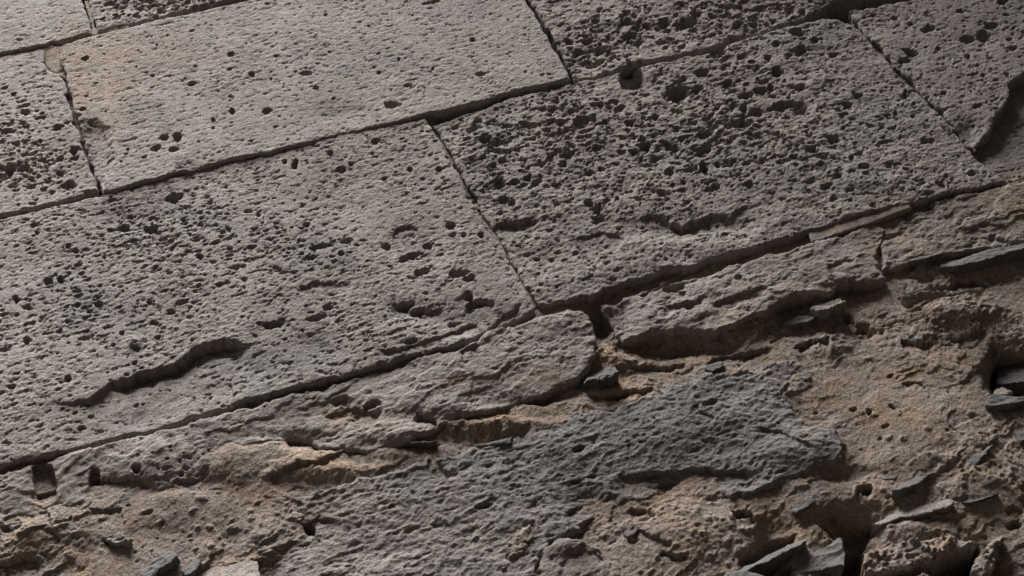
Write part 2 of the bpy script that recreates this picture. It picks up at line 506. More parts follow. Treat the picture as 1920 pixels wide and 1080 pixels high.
def blocker_wall(name, origin, along, length, height, course):
    # added out-of-view light blocker, ashlar style: core plus slightly proud, bevelled blocks
    V, Fc = [], []
    ax = Vector(along).normalized(); out = Vector((-ax.y, ax.x, 0)); rg = random.Random(len(name))
    def blk(a0, a1, z0, z1, d0, d1, bv):
        b = len(V)
        for (e, d) in ((0, d0), (0, d1 - bv), (bv, d1)):
            for a, z in ((a0 + e, z0 + e), (a1 - e, z0 + e), (a1 - e, z1 - e), (a0 + e, z1 - e)):
                V.append(tuple(Vector(origin) + ax * a + out * d + Vector((0, 0, z))))
        for r in (0, 4):
            for k in range(4):
                Fc.append((b + r + k, b + r + (k + 1) % 4, b + r + 4 + (k + 1) % 4, b + r + 4 + k))
        Fc.append((b + 8, b + 9, b + 10, b + 11)); Fc.append((b + 3, b + 2, b + 1, b))
    blk(0, length, 0, height, -0.5, 0, 0.0)
    z = 0.0
    while z < height - 0.1:
        a = -rg.uniform(0, .5)
        while a < length - 0.15:
            l = rg.uniform(.6, 1.1)
            blk(max(a, 0) + .005, min(a + l, length) - .005, z + .005, min(z + course, height) - .005, -.05, rg.uniform(.05, .06), .008)
            a += l
        z += course
    me = bpy.data.meshes.new(name); me.from_pydata(V, [], Fc); me.materials.append(M_ASH); me.update()
    at = me.color_attributes.new('tint', 'FLOAT_COLOR', 'POINT')
    at.data.foreach_set('color', np.tile(np.array([.1, .2, .4, 1], np.float32), len(V)))
    o = bpy.data.objects.new(name, me); col.objects.link(o); o['kind'] = 'structure'
    return o
blocker_wall('facing_wall', (-9, -4.6, 0), (1, 0, 0), 18, 10.5, .5)  # added behind the camera, unseen; blocks low sky to deepen shadows
blocker_wall('return_wall', (2.08, -2.6, 0), (0, 1, 0), 2.56, 11.0, .5)  # added beyond the right edge, unseen; dims the stones towards the right

wall = bpy.data.objects.new('stone_wall', None)
wall.location = (0, 0, 0)
col.objects.link(wall)
wall['label'] = 'old wall of pitted grey-brown ashlar blocks above an eroded rubble and mortar base'
wall['category'] = 'wall'
wall['kind'] = 'thing'

# wall core behind the facing
def box(name, x0, x1, y0, y1, z0, z1, mat, parent):
    v = [(x, y, z) for x in (x0, x1) for y in (y0, y1) for z in (z0, z1)]
    f = [(0, 1, 3, 2), (4, 6, 7, 5), (0, 4, 5, 1), (2, 3, 7, 6), (0, 2, 6, 4), (1, 5, 7, 3)]
    me = bpy.data.meshes.new(name); me.from_pydata(v, [], f); me.materials.append(mat); me.update()
    o = bpy.data.objects.new(name, me); col.objects.link(o); o.parent = parent
    return o
box('wall_core', -1.25, 2.65, 0.115, 0.75, 0.0, 4.86, M_MOR, wall)

FT = (0.0014, 0.0018)      # upper courses are farther away
FM = (0.00125, 0.0015)
FB = (0.00112, 0.00135)

# ---- course 1 (top of the frame)
vT = float(P(165, 67)[1])
uJ0 = float(P(172, 40)[0])
VTOP = vT + 0.47
stone('ashlar_block', wall, M_ASH, resample([(-0.95, vT + 0.002), (uJ0 - 0.004, vT + 0.001), (uJ0 - 0.010, VTOP - 0.004), (-0.95, VTOP - 0.004)], 0.1), 2, 'tooled',
      dict(val=0.62, pits=[(35, 74, 7, 3, 0, 0.3)], ochre=[(120, 60, 60, 25, .25)]), uv=True, edge_r=5, fine=FT,
      label='smooth fine-pecked ashlar block in the top left corner')
stone('ashlar_block', wall, M_ASH, resample([(uJ0 + 0.004, vT + 0.005), (1.15, vT + 0.002), (1.15, VTOP - 0.004), (uJ0 - 0.002, VTOP - 0.004)], 0.1), 4, 'vesicular',
      dict(val=0.6, pits=[(216, 26, 6, 4), (352, 4, 6, 4), (318, 5, 5, 4), (205, 5, 10, 4), (300, 18, 6, 4), (318, 26, 7, 2)],
           rand=[(350, 1.6, 5, [(300, 10, 90, 25, 1)], 1.2)], grey=[(280, 30, 60, 15, .4)]), uv=True, edge_r=6, edge_n=3, fine=FT,
      label='pitted block at the top edge above the large tan-stained block')

# ---- course 2
S3 = [(-300, 182), (60, 96), (84, 92), (84, 108), (92, 128), (112, 137), (121, 150), (131, 195), (143, 235), (152, 262), (163, 295), (180, 345), (185, 355), (150, 366), (95, 379), (40, 393), (-20, 407), (-330, 480)]
stone('ashlar_block', wall, M_ASH, S3, 1, 'tooled',
      dict(val=0.6, dens=[(40, 320, 120, 50, .25), (20, 240, 80, 40, .1)], pits=[(48, 210, 9, 6), (12, 246, 13, 6), (110, 238, 11, 6), (18, 315, 17, 8), (45, 313, 13, 7), (138, 283, 7, 8), (140, 297, 10, 4), (12, 330, 10, 6), (58, 347, 9, 4), (80, 220, 7, 3), (25, 175, 6, 3), (95, 287, 5, 3), (130, 345, 14, 8), (125, 230, 6, 3)],
           rand=[(420, 1.6, 5, [(60, 310, 90, 50, 1), (20, 230, 60, 60, .5)], 1.2), (200, 1.5, 3, None, 1.0)],
           bumps=[(60, 340, 100, 40, -4)]), edge_r=4.5, edge_n=4.0, fine=FT,
      label='block at the left edge with dark pits along its lower side')
S4 = [(107, 86), (170, 66), (260, 45), (440, 5), (640, -45), (820, -87), (930, -113), (957, -60), (985, -2), (1020, 58), (1046, 103), (1069, 146), (1045, 154), (1000, 163), (960, 171), (905, 188), (860, 199), (800, 213), (745, 227), (700, 237), (640, 250), (600, 262), (545, 275), (500, 286), (450, 296), (420, 300), (385, 311), (350, 321), (325, 324), (290, 336), (250, 346), (215, 356), (192, 358), (182, 330), (168, 300), (158, 270), (146, 232), (135, 190), (124, 150), (111, 115)]
stone('ashlar_block', wall, M_ASH, S4, 5, 'tooled',
      dict(val=0.62, ochre=[(170, 110, 90, 50, .55), (200, 190, 80, 60, .35), (150, 180, 30, 50, .3), (330, 90, 120, 40, .22), (610, 235, 40, 6, .25), (900, 145, 60, 8, .2)],
           pits=[(433, 102, 7, 5), (472, 140, 6, 6), (360, 157, 8, 5), (435, 208, 7, 6), (400, 224, 5, 4), (500, 208, 8, 7), (307, 257, 10, 6), (332, 256, 8, 8), (293, 277, 10, 6), (325, 279, 11, 6),
                 (160, 108, 8, 5), (287, 141, 5, 3), (575, 137, 14, 5, -5, .5), (592, 164, 5, 4), (735, 196, 17, 6, 0, .6), (812, 130, 4, 3), (748, 111, 4, 3), (886, 74, 6, 4), (810, 3, 18, 3), (155, 204, 7, 4), (610, 27, 4, 3),
                 (500, 208, 10, 5), (400, 240, 4, 3), (270, 295, 5, 3), (430, 130, 5, 3), (240, 280, 4, 3), (710, 136, 4, 3), (765, 160, 9, 3), (900, 138, 10, 4, 0, .5), (508, 148, 3, 2), (432, 180, 5, 2)],
           plates=[([(148, 228), (175, 225), (205, 245), (210, 300), (195, 352), (170, 340)], -9, 14)],
           bumps=[(175, 290, 22, 60, -4), (620, 215, 60, 20, -3), (330, 260, 35, 25, -2)],
           ledges=[([(380, 312), (345, 312), (330, 316)], 5, 10)],
           rand=[(500, 1.4, 3.0, None, 0.9)], grey=[(730, 110, 120, 40, .3), (850, 20, 100, 20, .3), (560, 135, 50, 12, .3)]), edge_r=4.5, edge_n=4.0, fine=FT,
      label='large smooth block with a tan stain at its upper left corner')
S5 = [(992, -2), (1004, 15), (1030, 60), (1052, 100), (1076, 144), (1110, 142), (1150, 131), (1180, 118), (1240, 107), (1290, 97), (1340, 87), (1375, 68), (1440, 56), (1490, 38), (1540, 18), (1560, 2), (1760, -50), (1990, -110), (1700, -330), (1300, -270), (930, -115)]
stone('ashlar_block', wall, M_ASH, S5, -3, 'vesicular',
      dict(val=0.5, amp=1.05, dens=[(1250, 40, 140, 50, .2), (1430, 20, 120, 50, .25), (1090, 100, 60, 40, .15)],
           pits=[(1117, 40, 11, 6), (1175, 41, 12, 8), (1192, 52, 8, 7), (1212, 47, 10, 7), (1245, 42, 13, 9), (1290, 42, 22, 9), (1180, 67, 16, 7), (1125, 92, 12, 8), (1085, 95, 12, 6), (1240, 77, 10, 5), (1300, 55, 8, 5), (1425, 15, 13, 6), (1385, 42, 10, 5), (1415, 44, 9, 5), (1350, 20, 8, 5), (1310, 25, 7, 5), (1200, 77, 9, 5), (1065, 75, 8, 5), (1100, 75, 12, 6), (1110, 118, 14, 6), (1150, 105, 9, 5), (1460, 12, 9, 5), (1480, 20, 9, 5), (1505, 22, 8, 5)],
           rand=[(420, 1.9, 6.5, [(1250, 40, 130, 50, 1), (1430, 20, 90, 40, 1), (1120, 95, 70, 30, .6)], 1.35), (250, 1.5, 4, None, 1.1)],
           bumps=[(1240, 60, 90, 30, -5), (1090, 110, 40, 25, -8)]), edge_r=4.5, edge_n=4, fine=FT,
      label='honeycombed block full of dark pits at the top edge')
S6 = [(1594, 17), (1650, 8), (1700, -2), (1850, -40), (2100, -100), (2260, 60), (2080, 110), (1940, 130), (1912, 146), (1893, 158), (1889, 190), (1872, 213), (1855, 245), (1834, 268), (1833, 286), (1813, 266), (1787, 233), (1766, 209), (1743, 189), (1715, 158), (1689, 134), (1666, 104), (1646, 82), (1622, 57), (1600, 32)]
stone('ashlar_block', wall, M_ASH, S6, -1, 'grain',
      dict(val=0.42, pits=[(1740, 53, 15, 6), (1708, 95, 17, 7, 20), (1697, 110, 16, 7), (1860, 47, 13, 6), (1815, 105, 6, 5), (1843, 140, 5, 4), (1845, 65, 14, 12, 0, .5), (1708, 42, 6, 4), (1815, 70, 14, 8, 0, .6), (1760, 90, 6, 4), (1880, 3, 12, 6), (1770, 175, 6, 4), (1833, 200, 10, 4), (1900, 90, 9, 5), (1800, 20, 6, 4)],
           rand=[(500, 1.6, 4.5, None, 1.1)], bumps=[(1700, 105, 30, 20, -4), (1840, 75, 40, 25, -4), (1815, 250, 25, 25, -10)],
           ), edge_r=4.5, edge_n=7, fine=FT, depth=0.16,
      label='block with a broken-off lower corner at the right edge')
# stone set back behind the broken corner
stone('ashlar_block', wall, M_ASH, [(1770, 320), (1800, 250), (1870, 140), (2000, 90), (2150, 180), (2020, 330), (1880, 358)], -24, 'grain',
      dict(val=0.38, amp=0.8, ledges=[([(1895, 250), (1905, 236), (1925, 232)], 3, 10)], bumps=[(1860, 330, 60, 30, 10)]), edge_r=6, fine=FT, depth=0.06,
      label='block set back in shade behind the broken corner at the right edge')

# ---- course 3
S9 = [(-420, 512), (-20, 415), (60, 396), (150, 374), (210, 361), (250, 352), (300, 338), (335, 328), (400, 308), (470, 297), (520, 285), (590, 268), (630, 252), (660, 247), (700, 241), (760, 227), (796, 221), (808, 236), (825, 262), (849, 306), (871, 346), (896, 392), (907, 420), (918, 432), (942, 462), (959, 492), (979, 527), (994, 556), (1002, 578), (975, 592), (930, 606), (905, 617), (880, 634), (850, 646), (800, 656), (750, 668), (700, 686), (640, 702), (590, 716), (540, 730), (500, 740), (460, 750), (420, 764), (380, 774), (330, 790), (270, 804), (200, 824), (120, 845), (60, 857), (-20, 877), (-440, 985)]
stone('ashlar_block', wall, M_ASH, S9, 0, 'grain',
      dict(val=0.54, dens=[(330, 420, 170, 60, .12), (140, 560, 200, 130, .06), (450, 470, 160, 90, .04), (760, 400, 150, 90, -.06), (250, 790, 250, 50, -.12), (800, 590, 160, 50, -.04)],
           pits=[(327, 370, 16, 9), (285, 427, 16, 8), (230, 425, 13, 9, 0, .7), (553, 308, 6, 10, 25), (534, 303, 5, 5), (640, 318, 10, 7), (658, 308, 5, 4), (90, 527, 10, 8), (113, 523, 7, 8), (50, 638, 9, 7), (30, 560, 6, 8), (165, 632, 6, 5), (375, 482, 7, 5), (342, 567, 12, 5), (322, 585, 8, 5), (280, 567, 5, 4), (600, 463, 24, 5), (650, 452, 12, 6), (724, 461, 10, 6), (770, 477, 26, 7, -22), (803, 457, 12, 6), (845, 423, 9, 8, 0, .7), (790, 510, 17, 8), (858, 513, 20, 8), (880, 522, 12, 7), (760, 572, 18, 8), (785, 582, 18, 7), (880, 555, 10, 6), (895, 566, 22, 7), (880, 578, 12, 5), (615, 576, 9, 7), (595, 595, 20, 6), (510, 610, 22, 6), (850, 438, 8, 4), (870, 440, 6, 5), (902, 441, 6, 6), (587, 484, 9, 4), (640, 475, 7, 5), (575, 420, 8, 5), (405, 455, 8, 4), (210, 375, 8, 4), (70, 437, 5, 4), (128, 460, 6, 4), (142, 470, 6, 4), (146, 497, 8, 4), (395, 380, 6, 5), (375, 398, 7, 4), (320, 452, 8, 4), (22, 725, 8, 5), (152, 800, 8, 6), (128, 710, 7, 7), (213, 647, 5, 4), (228, 624, 5, 4), (296, 632, 6, 4), (146, 572, 6, 4), (50, 575, 10, 4), (60, 605, 8, 4), (185, 570, 10, 6), (255, 653, 8, 6, 0, .5), (360, 638, 5, 4), (705, 265, 9, 5), (620, 288, 6, 5), (823, 318, 7, 5), (768, 318, 6, 5), (720, 335, 6, 4), (760, 600, 6, 4), (915, 630, 14, 5, -15, .7), (770, 640, 14, 5, -15, .8), (848, 605, 9, 5)],
           bumps=[(252, 640, 9, 8, 7), (760, 450, 40, 30, -4), (790, 480, 60, 30, -3), (230, 410, 50, 25, -4), (310, 395, 50, 35, -3), (900, 600, 90, 30, -9), (480, 690, 60, 30, -4), (600, 650, 40, 30, -4), (760, 575, 40, 20, -4)],
           ledges=[([(40, 776), (60, 768), (100, 752), (140, 752), (175, 748), (205, 722), (222, 712), (260, 706), (310, 690), (350, 672), (365, 657), (405, 645), (440, 640), (480, 650)], 12, 170, 2, 25, (.55, .10)),
                   ([(205, 722), (260, 706), (330, 682), (370, 655), (440, 642), (475, 648)], 11, 13),
                   ([(560, 540), (600, 528), (660, 535)], 4, 40), ([(735, 447), (745, 425), (765, 418), (785, 428)], 5, 12),
                   ([(480, 612), (515, 608), (535, 592)], 5, 18), ([(730, 570), (760, 575), (790, 588), (835, 575)], 7, 16), ([(870, 545), (890, 565), (930, 565)], 7, 16),
                   ([(700, 660), (790, 640), (850, 618), (905, 600)], 6, 25), ([(910, 610), (945, 585), (975, 575)], 8, 20)],
           grey=[(480, 690, 60, 45, .6), (600, 660, 45, 40, .5), (330, 390, 110, 40, .3), (600, 470, 60, 60, .35), (130, 560, 100, 60, .3), (400, 430, 120, 40, .25), (230, 610, 80, 60, .25)],
           rand=[(500, 1.6, 4.2, [(330, 420, 160, 60, 1), (150, 560, 180, 120, 1.2), (430, 480, 150, 80, .7), (560, 470, 100, 60, .4)], 1.05), (300, 1.4, 3.0, None, 0.9)]), edge_r=4.5, edge_n=3.5, fine=FM,
      label='widest block, left of centre, with a long flaked crack near its lower edge')
S7 = [(808, 230), (850, 219), (900, 204), (958, 184), (1000, 176), (1040, 166), (1085, 152), (1130, 142), (1165, 133), (1200, 124), (1250, 113), (1300, 104), (1345, 92), (1380, 78), (1440, 62), (1500, 44), (1545, 33), (1575, 34), (1598, 44), (1625, 66), (1648, 92), (1668, 118), (1690, 144), (1715, 165), (1745, 197), (1765, 215), (1782, 237), (1800, 262), (1825, 291), (1845, 308), (1875, 328), (1890, 338), (1850, 348), (1760, 366), (1700, 382), (1640, 396), (1580, 412), (1530, 425), (1480, 442), (1440, 454), (1400, 466), (1370, 474), (1330, 483), (1300, 495), (1258, 499), (1225, 510), (1180, 523), (1140, 538), (1115, 553), (1080, 560), (1040, 567), (1010, 570), (1003, 560), (982, 528), (963, 494), (947, 466), (929, 435), (912, 408), (899, 382), (874, 338), (851, 294), (827, 252)]
stone('ashlar_block', wall, M_ASH, S7, -1, 'vesicular',
      dict(val=0.47, dens=[(1000, 290, 140, 80, .16), (1200, 240, 160, 90, .18), (1400, 190, 110, 90, .22), (1380, 290, 160, 60, .10), (930, 240, 80, 30, .12), (1620, 180, 90, 90, -.04), (1200, 490, 260, 60, -.12), (1600, 380, 200, 40, -.1)],
           pits=[(1185, 146, 24, 22, -8, 1.0, 4), (1270, 172, 27, 14), (1308, 166, 13, 6), (1315, 135, 14, 9), (1160, 205, 10, 4), (1385, 233, 26, 10), (1418, 212, 14, 8), (1395, 205, 9, 8), (1457, 136, 14, 9), (1563, 103, 9, 6), (1210, 273, 13, 9), (1320, 279, 18, 9), (1320, 313, 9, 13), (1297, 316, 14, 8), (1120, 390, 12, 9), (1122, 410, 13, 9), (1105, 379, 10, 7), (1140, 376, 8, 4), (1158, 373, 5, 4), (1255, 322, 11, 7), (1107, 322, 7, 6), (1697, 179, 9, 6), (1698, 170, 5, 4), (1563, 262, 13, 9), (1445, 165, 7, 7), (1320, 250, 16, 8), (1278, 258, 8, 6), (1303, 227, 7, 5), (1332, 228, 7, 5), (1280, 148, 9, 6), (1270, 152, 8, 5), (1400, 180, 14, 7), (1425, 172, 14, 9), (1480, 195, 18, 8), (1465, 200, 18, 10), (1500, 205, 16, 10, 0, .6), (1500, 165, 12, 6), (1527, 78, 9, 7), (1345, 100, 18, 8, -10, .7), (1495, 62, 18, 10, 0, .7), (1502, 95, 12, 9, 0, .7), (1125, 198, 7, 6), (1045, 192, 6, 6), (985, 235, 9, 6), (1035, 290, 12, 6), (1062, 290, 15, 7), (1055, 308, 9, 6), (1030, 300, 7, 7), (1065, 258, 7, 5), (1090, 230, 16, 12, 0, .5), (1050, 230, 9, 5), (945, 372, 10, 8), (960, 378, 9, 7), (935, 345, 14, 8), (910, 262, 14, 8), (930, 268, 14, 7), (885, 240, 12, 6), (1010, 340, 7, 5), (1260, 275, 14, 7), (1190, 285, 10, 6), (1165, 285, 10, 5), (1120, 278, 10, 6), (1345, 305, 6, 5), (1590, 195, 10, 7, 0, .6), (1597, 295, 6, 5), (1620, 313, 14, 6), (1668, 313, 6, 5), (1823, 325, 9, 7, 0, .7), (1765, 345, 12, 6, 25), (1680, 210, 5, 4), (1712, 218, 5, 4), (1570, 330, 10, 6), (1520, 280, 12, 7), (1660, 265, 14, 5), (1740, 265, 14, 5), (1040, 150, 8, 5), (1480, 105, 8, 5), (1455, 85, 8, 6), (1440, 110, 8, 6), (1610, 180, 9, 5), (1225, 300, 9, 4), (1205, 260, 8, 5), (1550, 350, 12, 6), (1570, 205, 7, 4), (1583, 213, 8, 4)],
           bumps=[(1060, 385, 90, 60, -3), (1250, 420, 160, 20, -4), (960, 420, 40, 15, -4), (1100, 470, 140, 50, -4), (1480, 200, 60, 30, -4), (860, 240, 40, 20, -5), (1250, 200, 90, 40, -3), (1300, 450, 150, 20, 2), (1600, 330, 120, 40, 3)],
           ledges=[([(1190, 415), (1210, 406), (1235, 404), (1262, 415), (1280, 423), (1310, 413), (1335, 402), (1372, 405), (1378, 398), (1395, 388), (1440, 380)], 8, 45, 2, 20, (.2, .3)),
                   ([(1260, 415), (1280, 424), (1310, 416), (1338, 402)], 6, 12),
                   ([(918, 425), (945, 412), (985, 408), (1010, 415)], 8, 40),
                   ([(1080, 445), (1130, 435), (1170, 445)], 5, 30), ([(1500, 300), (1550, 290), (1600, 305)], 4, 40)],
           grey=[(1560, 330, 120, 40, .35), (1500, 60, 80, 40, .3), (1300, 280, 80, 50, .25), (960, 360, 40, 30, .4), (930, 250, 50, 30, .35), (1640, 230, 60, 40, .3)], ochre=[(1230, 350, 50, 15, .2), (1620, 380, 120, 14, .35), (1545, 335, 20, 8, .3)],
           rand=[(550, 1.9, 6.5, [(1000, 290, 130, 80, 1), (1200, 260, 150, 90, 1.5), (1400, 190, 100, 80, 1.5), (1380, 290, 150, 60, 1), (1500, 280, 90, 70, .7), (900, 250, 60, 30, .5), (1100, 200, 120, 30, .7)], 1.35),
                 (350, 1.5, 4, [(1200, 350, 250, 60, 1), (1600, 250, 120, 90, .8), (1050, 450, 100, 60, .5)], 1.1), (500, 1.5, 3, None, 1.0)]), edge_r=4.5, edge_n=4, fine=FM,
      label='darker block right of centre riddled with dark gas holes')
# wedge of mortar in the joint between the left-edge block and the tan-stained block
stone('joint_mortar', wall, M_MOR, [(40, 100), (85, 88), (114, 82), (120, 112), (128, 150), (110, 142), (88, 130), (78, 110), (78, 100)], -5, 'mortar', dict(ochre0=.5, val=.58, amp=.35), edge_r=3, edge_n=1, fine=FT,
      label='tan mortar wedge between two blocks at upper left')
stone('joint_mortar', wall, M_MOR, [(158, 0), (172, 0), (178, 52), (200, 52), (225, 50), (245, 48), (240, 53), (200, 61), (165, 69), (160, 60), (172, 54), (166, 30)], -2, 'mortar', dict(ochre0=.4, val=.6, amp=.3), edge_r=3, edge_n=1.5, fine=FT, depth=.1,
      label='thin tan mortar line filling the joint at the top left')
stone('joint_mortar', wall, M_MOR, [(-60, 118), (0, 105), (60, 92), (100, 80), (106, 88), (60, 101), (0, 115), (-60, 128)], -2, 'mortar', dict(ochre0=.25, val=.6, amp=.25), edge_r=3, edge_n=1.5, fine=FT, depth=.1,
      label='mortar line in the bed joint at the left edge')
stone('joint_mortar', wall, M_MOR, [(236, 50), (330, 27), (440, 0), (520, -20), (522, -12), (442, 8), (332, 34), (240, 56)], -4, 'mortar', dict(ochre0=.4, val=.6, amp=.25), edge_r=3, edge_n=2, fine=FT, depth=.1,
      label='mortar line along the top edge of the tan-stained block')
stone('joint_mortar', wall, M_MOR, [(795, 215), (812, 222), (850, 280), (905, 375), (940, 430), (975, 490), (1005, 550), (1015, 574), (998, 582), (975, 540), (930, 460), (890, 400), (840, 305), (800, 235)], -11, 'mortar', dict(ochre0=.2, val=.45, amp=.5, bumps=[(985, 545, 20, 40, 5)]), edge_r=3, edge_n=1, depth=.1, label='mortar deep in the joint between the two centre blocks')
stone('joint_mortar', wall, M_MOR, [(1596, 20), (1612, 30), (1660, 85), (1720, 150), (1780, 215), (1830, 270), (1822, 290), (1770, 228), (1710, 172), (1650, 108), (1600, 55)], -12, 'mortar', dict(ochre0=.1, val=.42, amp=.5), edge_r=3, edge_n=1, depth=.1, fine=FT, label='mortar deep in the slanting joint at upper right')
stone('joint_mortar', wall, M_MOR, [(112, 125), (130, 125), (150, 200), (172, 270), (192, 340), (186, 360), (172, 330), (150, 270), (128, 190)], -14, 'mortar', dict(ochre0=.2, val=.45, amp=.5), edge_r=3, edge_n=1, depth=.1, fine=FT, label='mortar deep in the joint left of the tan-stained block')

# ------------------------------------------------------------------ rubble base
S10L = [(-200, 930), (-20, 888), (60, 866), (130, 850), (200, 834), (300, 806), (400, 780), (480, 758), (560, 734), (640, 712), (720, 686), (790, 668), (850, 654), (880, 644), (896, 636), (910, 622), (960, 608), (1010, 590), (1062, 577), (1092, 581), (1104, 588), (1110, 605), (1119, 636), (1112, 655), (1104, 690), (1085, 705), (1058, 722), (1010, 738), (960, 752), (905, 768), (850, 778), (818, 800), (790, 812), (740, 834), (690, 842), (640, 836), (608, 840), (575, 818), (545, 812), (500, 822), (440, 846), (418, 860), (408, 905), (380, 915), (335, 922), (300, 925), (262, 935), (235, 950), (160, 955), (120, 960), (60, 985), (-20, 1000), (-200, 1010)]
stone('rubble_stone', wall, M_ERO, S10L, -2, 'eroded',
      dict(val=.55, amp=.62, pits=[(82, 900, 23, 34, -8, 1.1, 4), (176, 897, 11, 22, 8, 1.0, 3), (256, 880, 10, 7), (340, 886, 6, 5), (700, 755, 20, 6), (640, 745, 22, 10, -10, .5)],
           bumps=[(80, 925, 28, 14, -6), (220, 920, 60, 25, -14), (1000, 640, 80, 40, 4), (900, 720, 120, 25, -3), (650, 770, 100, 25, -5), (520, 790, 60, 25, -4), (950, 745, 90, 15, -6), (300, 850, 80, 30, 3), (1060, 600, 40, 20, 3), (700, 832, 120, 14, -7), (850, 782, 120, 14, -8), (400, 895, 40, 20, -8), (960, 755, 70, 10, -4), (560, 815, 70, 14, -8), (440, 850, 40, 20, -6), (340, 918, 60, 14, -6), (120, 960, 120, 20, -6)],
           ledges=[([(165, 915), (185, 898), (215, 890), (260, 898), (285, 915)], 16, 40), ([(780, 770), (810, 780), (830, 805)], 10, 20), ([(600, 775), (650, 762), (720, 768)], 6, 30), ([(860, 660), (890, 650), (905, 630)], 6, 14),
                   ([(440, 850), (500, 835), (560, 815)], 6, 20), ([(330, 905), (370, 890), (410, 880)], 6, 20), ([(0, 975), (20, 985), (40, 975)], 12, 20)],
           flutes=[(270, 430, 815, 905, 0.026, 2.6)], ochre=[(850, 718, 40, 14, .5), (650, 765, 60, 20, .55), (180, 850, 40, 10, .35), (700, 790, 90, 16, .35), (80, 935, 30, 10, .6), (1020, 705, 60, 14, .3), (950, 690, 60, 20, .25)],
           grey=[(395, 800, 20, 30, .3), (840, 745, 15, 10, .8), (190, 862, 20, 8, .3)], rand=[(40, 1.8, 4, [(330, 880, 70, 40, 1)], 1.0)], dens=[(250, 890, 120, 60, -.3)]), edge_r=6, edge_n=7, fine=FB,
      label='long eroded stone with a square socket at its left end')
S11 = [(1130, 566), (1160, 556), (1200, 542), (1260, 526), (1310, 516), (1345, 504), (1400, 488), (1450, 474), (1520, 452), (1580, 434), (1640, 410), (1655, 424), (1650, 460), (1648, 500), (1665, 522), (1635, 525), (1600, 522), (1575, 530), (1560, 548), (1530, 546), (1490, 552), (1450, 575), (1425, 590), (1395, 600), (1352, 622), (1322, 622), (1290, 618), (1240, 622), (1190, 630), (1165, 632), (1150, 610), (1128, 580)]
stone('rubble_stone', wall, M_ERO, S11, -2, 'eroded',
      dict(val=.5, amp=.62, pits=[(1265, 535, 24, 7, -10, .5), (1290, 570, 18, 8, 10, .5), (1470, 452, 8, 4), (1385, 520, 8, 5)],
           bumps=[(1160, 590, 30, 30, -16), (1260, 590, 70, 25, 4), (1540, 500, 60, 25, 3), (1580, 540, 60, 12, -3)],
           ledges=[([(1200, 550), (1230, 535), (1290, 545)], 5, 25), ([(1330, 570), (1380, 555), (1440, 540)], 6, 25), ([(1550, 500), (1575, 492), (1600, 485)], 4, 16), ([(1240, 565), (1280, 572), (1320, 560)], 5, 14)],
           ochre=[(1450, 540, 90, 20, .4), (1550, 500, 60, 25, .3), (1380, 590, 60, 14, .45), (1640, 470, 25, 40, .5), (1560, 425, 70, 8, .4)], grey_var=.2), edge_r=6, edge_n=7, fine=FB,
      label='eroded stone under the block of gas holes, undercut along its lower left')
S12 = [(1650, 408), (1690, 394), (1760, 374), (1850, 354), (1930, 340), (2150, 290), (2150, 420), (1950, 450), (1880, 458), (1800, 470), (1720, 488), (1690, 500), (1655, 505), (1652, 460), (1660, 425)]
stone('rubble_stone', wall, M_ERO, S12, -6, 'eroded',
      dict(val=.45, amp=.7, pits=[(1670, 432, 9, 16, 20, .9), (1690, 385, 30, 9, -12, .7), (1740, 385, 10, 6)], bumps=[(1675, 425, 25, 20, -8)],
           ledges=[([(1690, 400), (1720, 390), (1760, 382)], 8, 20), ([(1855, 440), (1880, 448), (1900, 455)], 6, 14), ([(1800, 430), (1850, 420), (1900, 432)], 5, 30)],
           ochre=[(1880, 380, 80, 30, .65), (1740, 440, 80, 40, .35), (1920, 420, 40, 40, .4), (1700, 480, 30, 30, .5)]), edge_r=6, edge_n=7, fine=FB,
      label='ochre-stained eroded stone at the right edge')
S13 = [(470, 955), (505, 938), (560, 925), (640, 900), (720, 881), (800, 857), (855, 846), (900, 835), (960, 818), (1020, 796), (1080, 776), (1110, 772), (1180, 752), (1230, 736), (1290, 716), (1335, 704), (1400, 690), (1460, 676), (1500, 684), (1518, 706), (1490, 722), (1466, 738), (1478, 760), (1500, 780), (1530, 795), (1562, 815), (1578, 835), (1572, 858), (1550, 874), (1520, 880), (1490, 905), (1455, 908), (1440, 915), (1400, 928), (1370, 936), (1335, 922), (1300, 900), (1270, 896), (1248, 905), (1235, 930), (1212, 938), (1190, 935), (1150, 946), (1128, 968), (1085, 985), (1050, 1000), (1025, 1012), (1015, 1050), (1000, 1110), (985, 1230), (520, 1260), (500, 1110), (490, 1050), (505, 1010), (470, 985)]
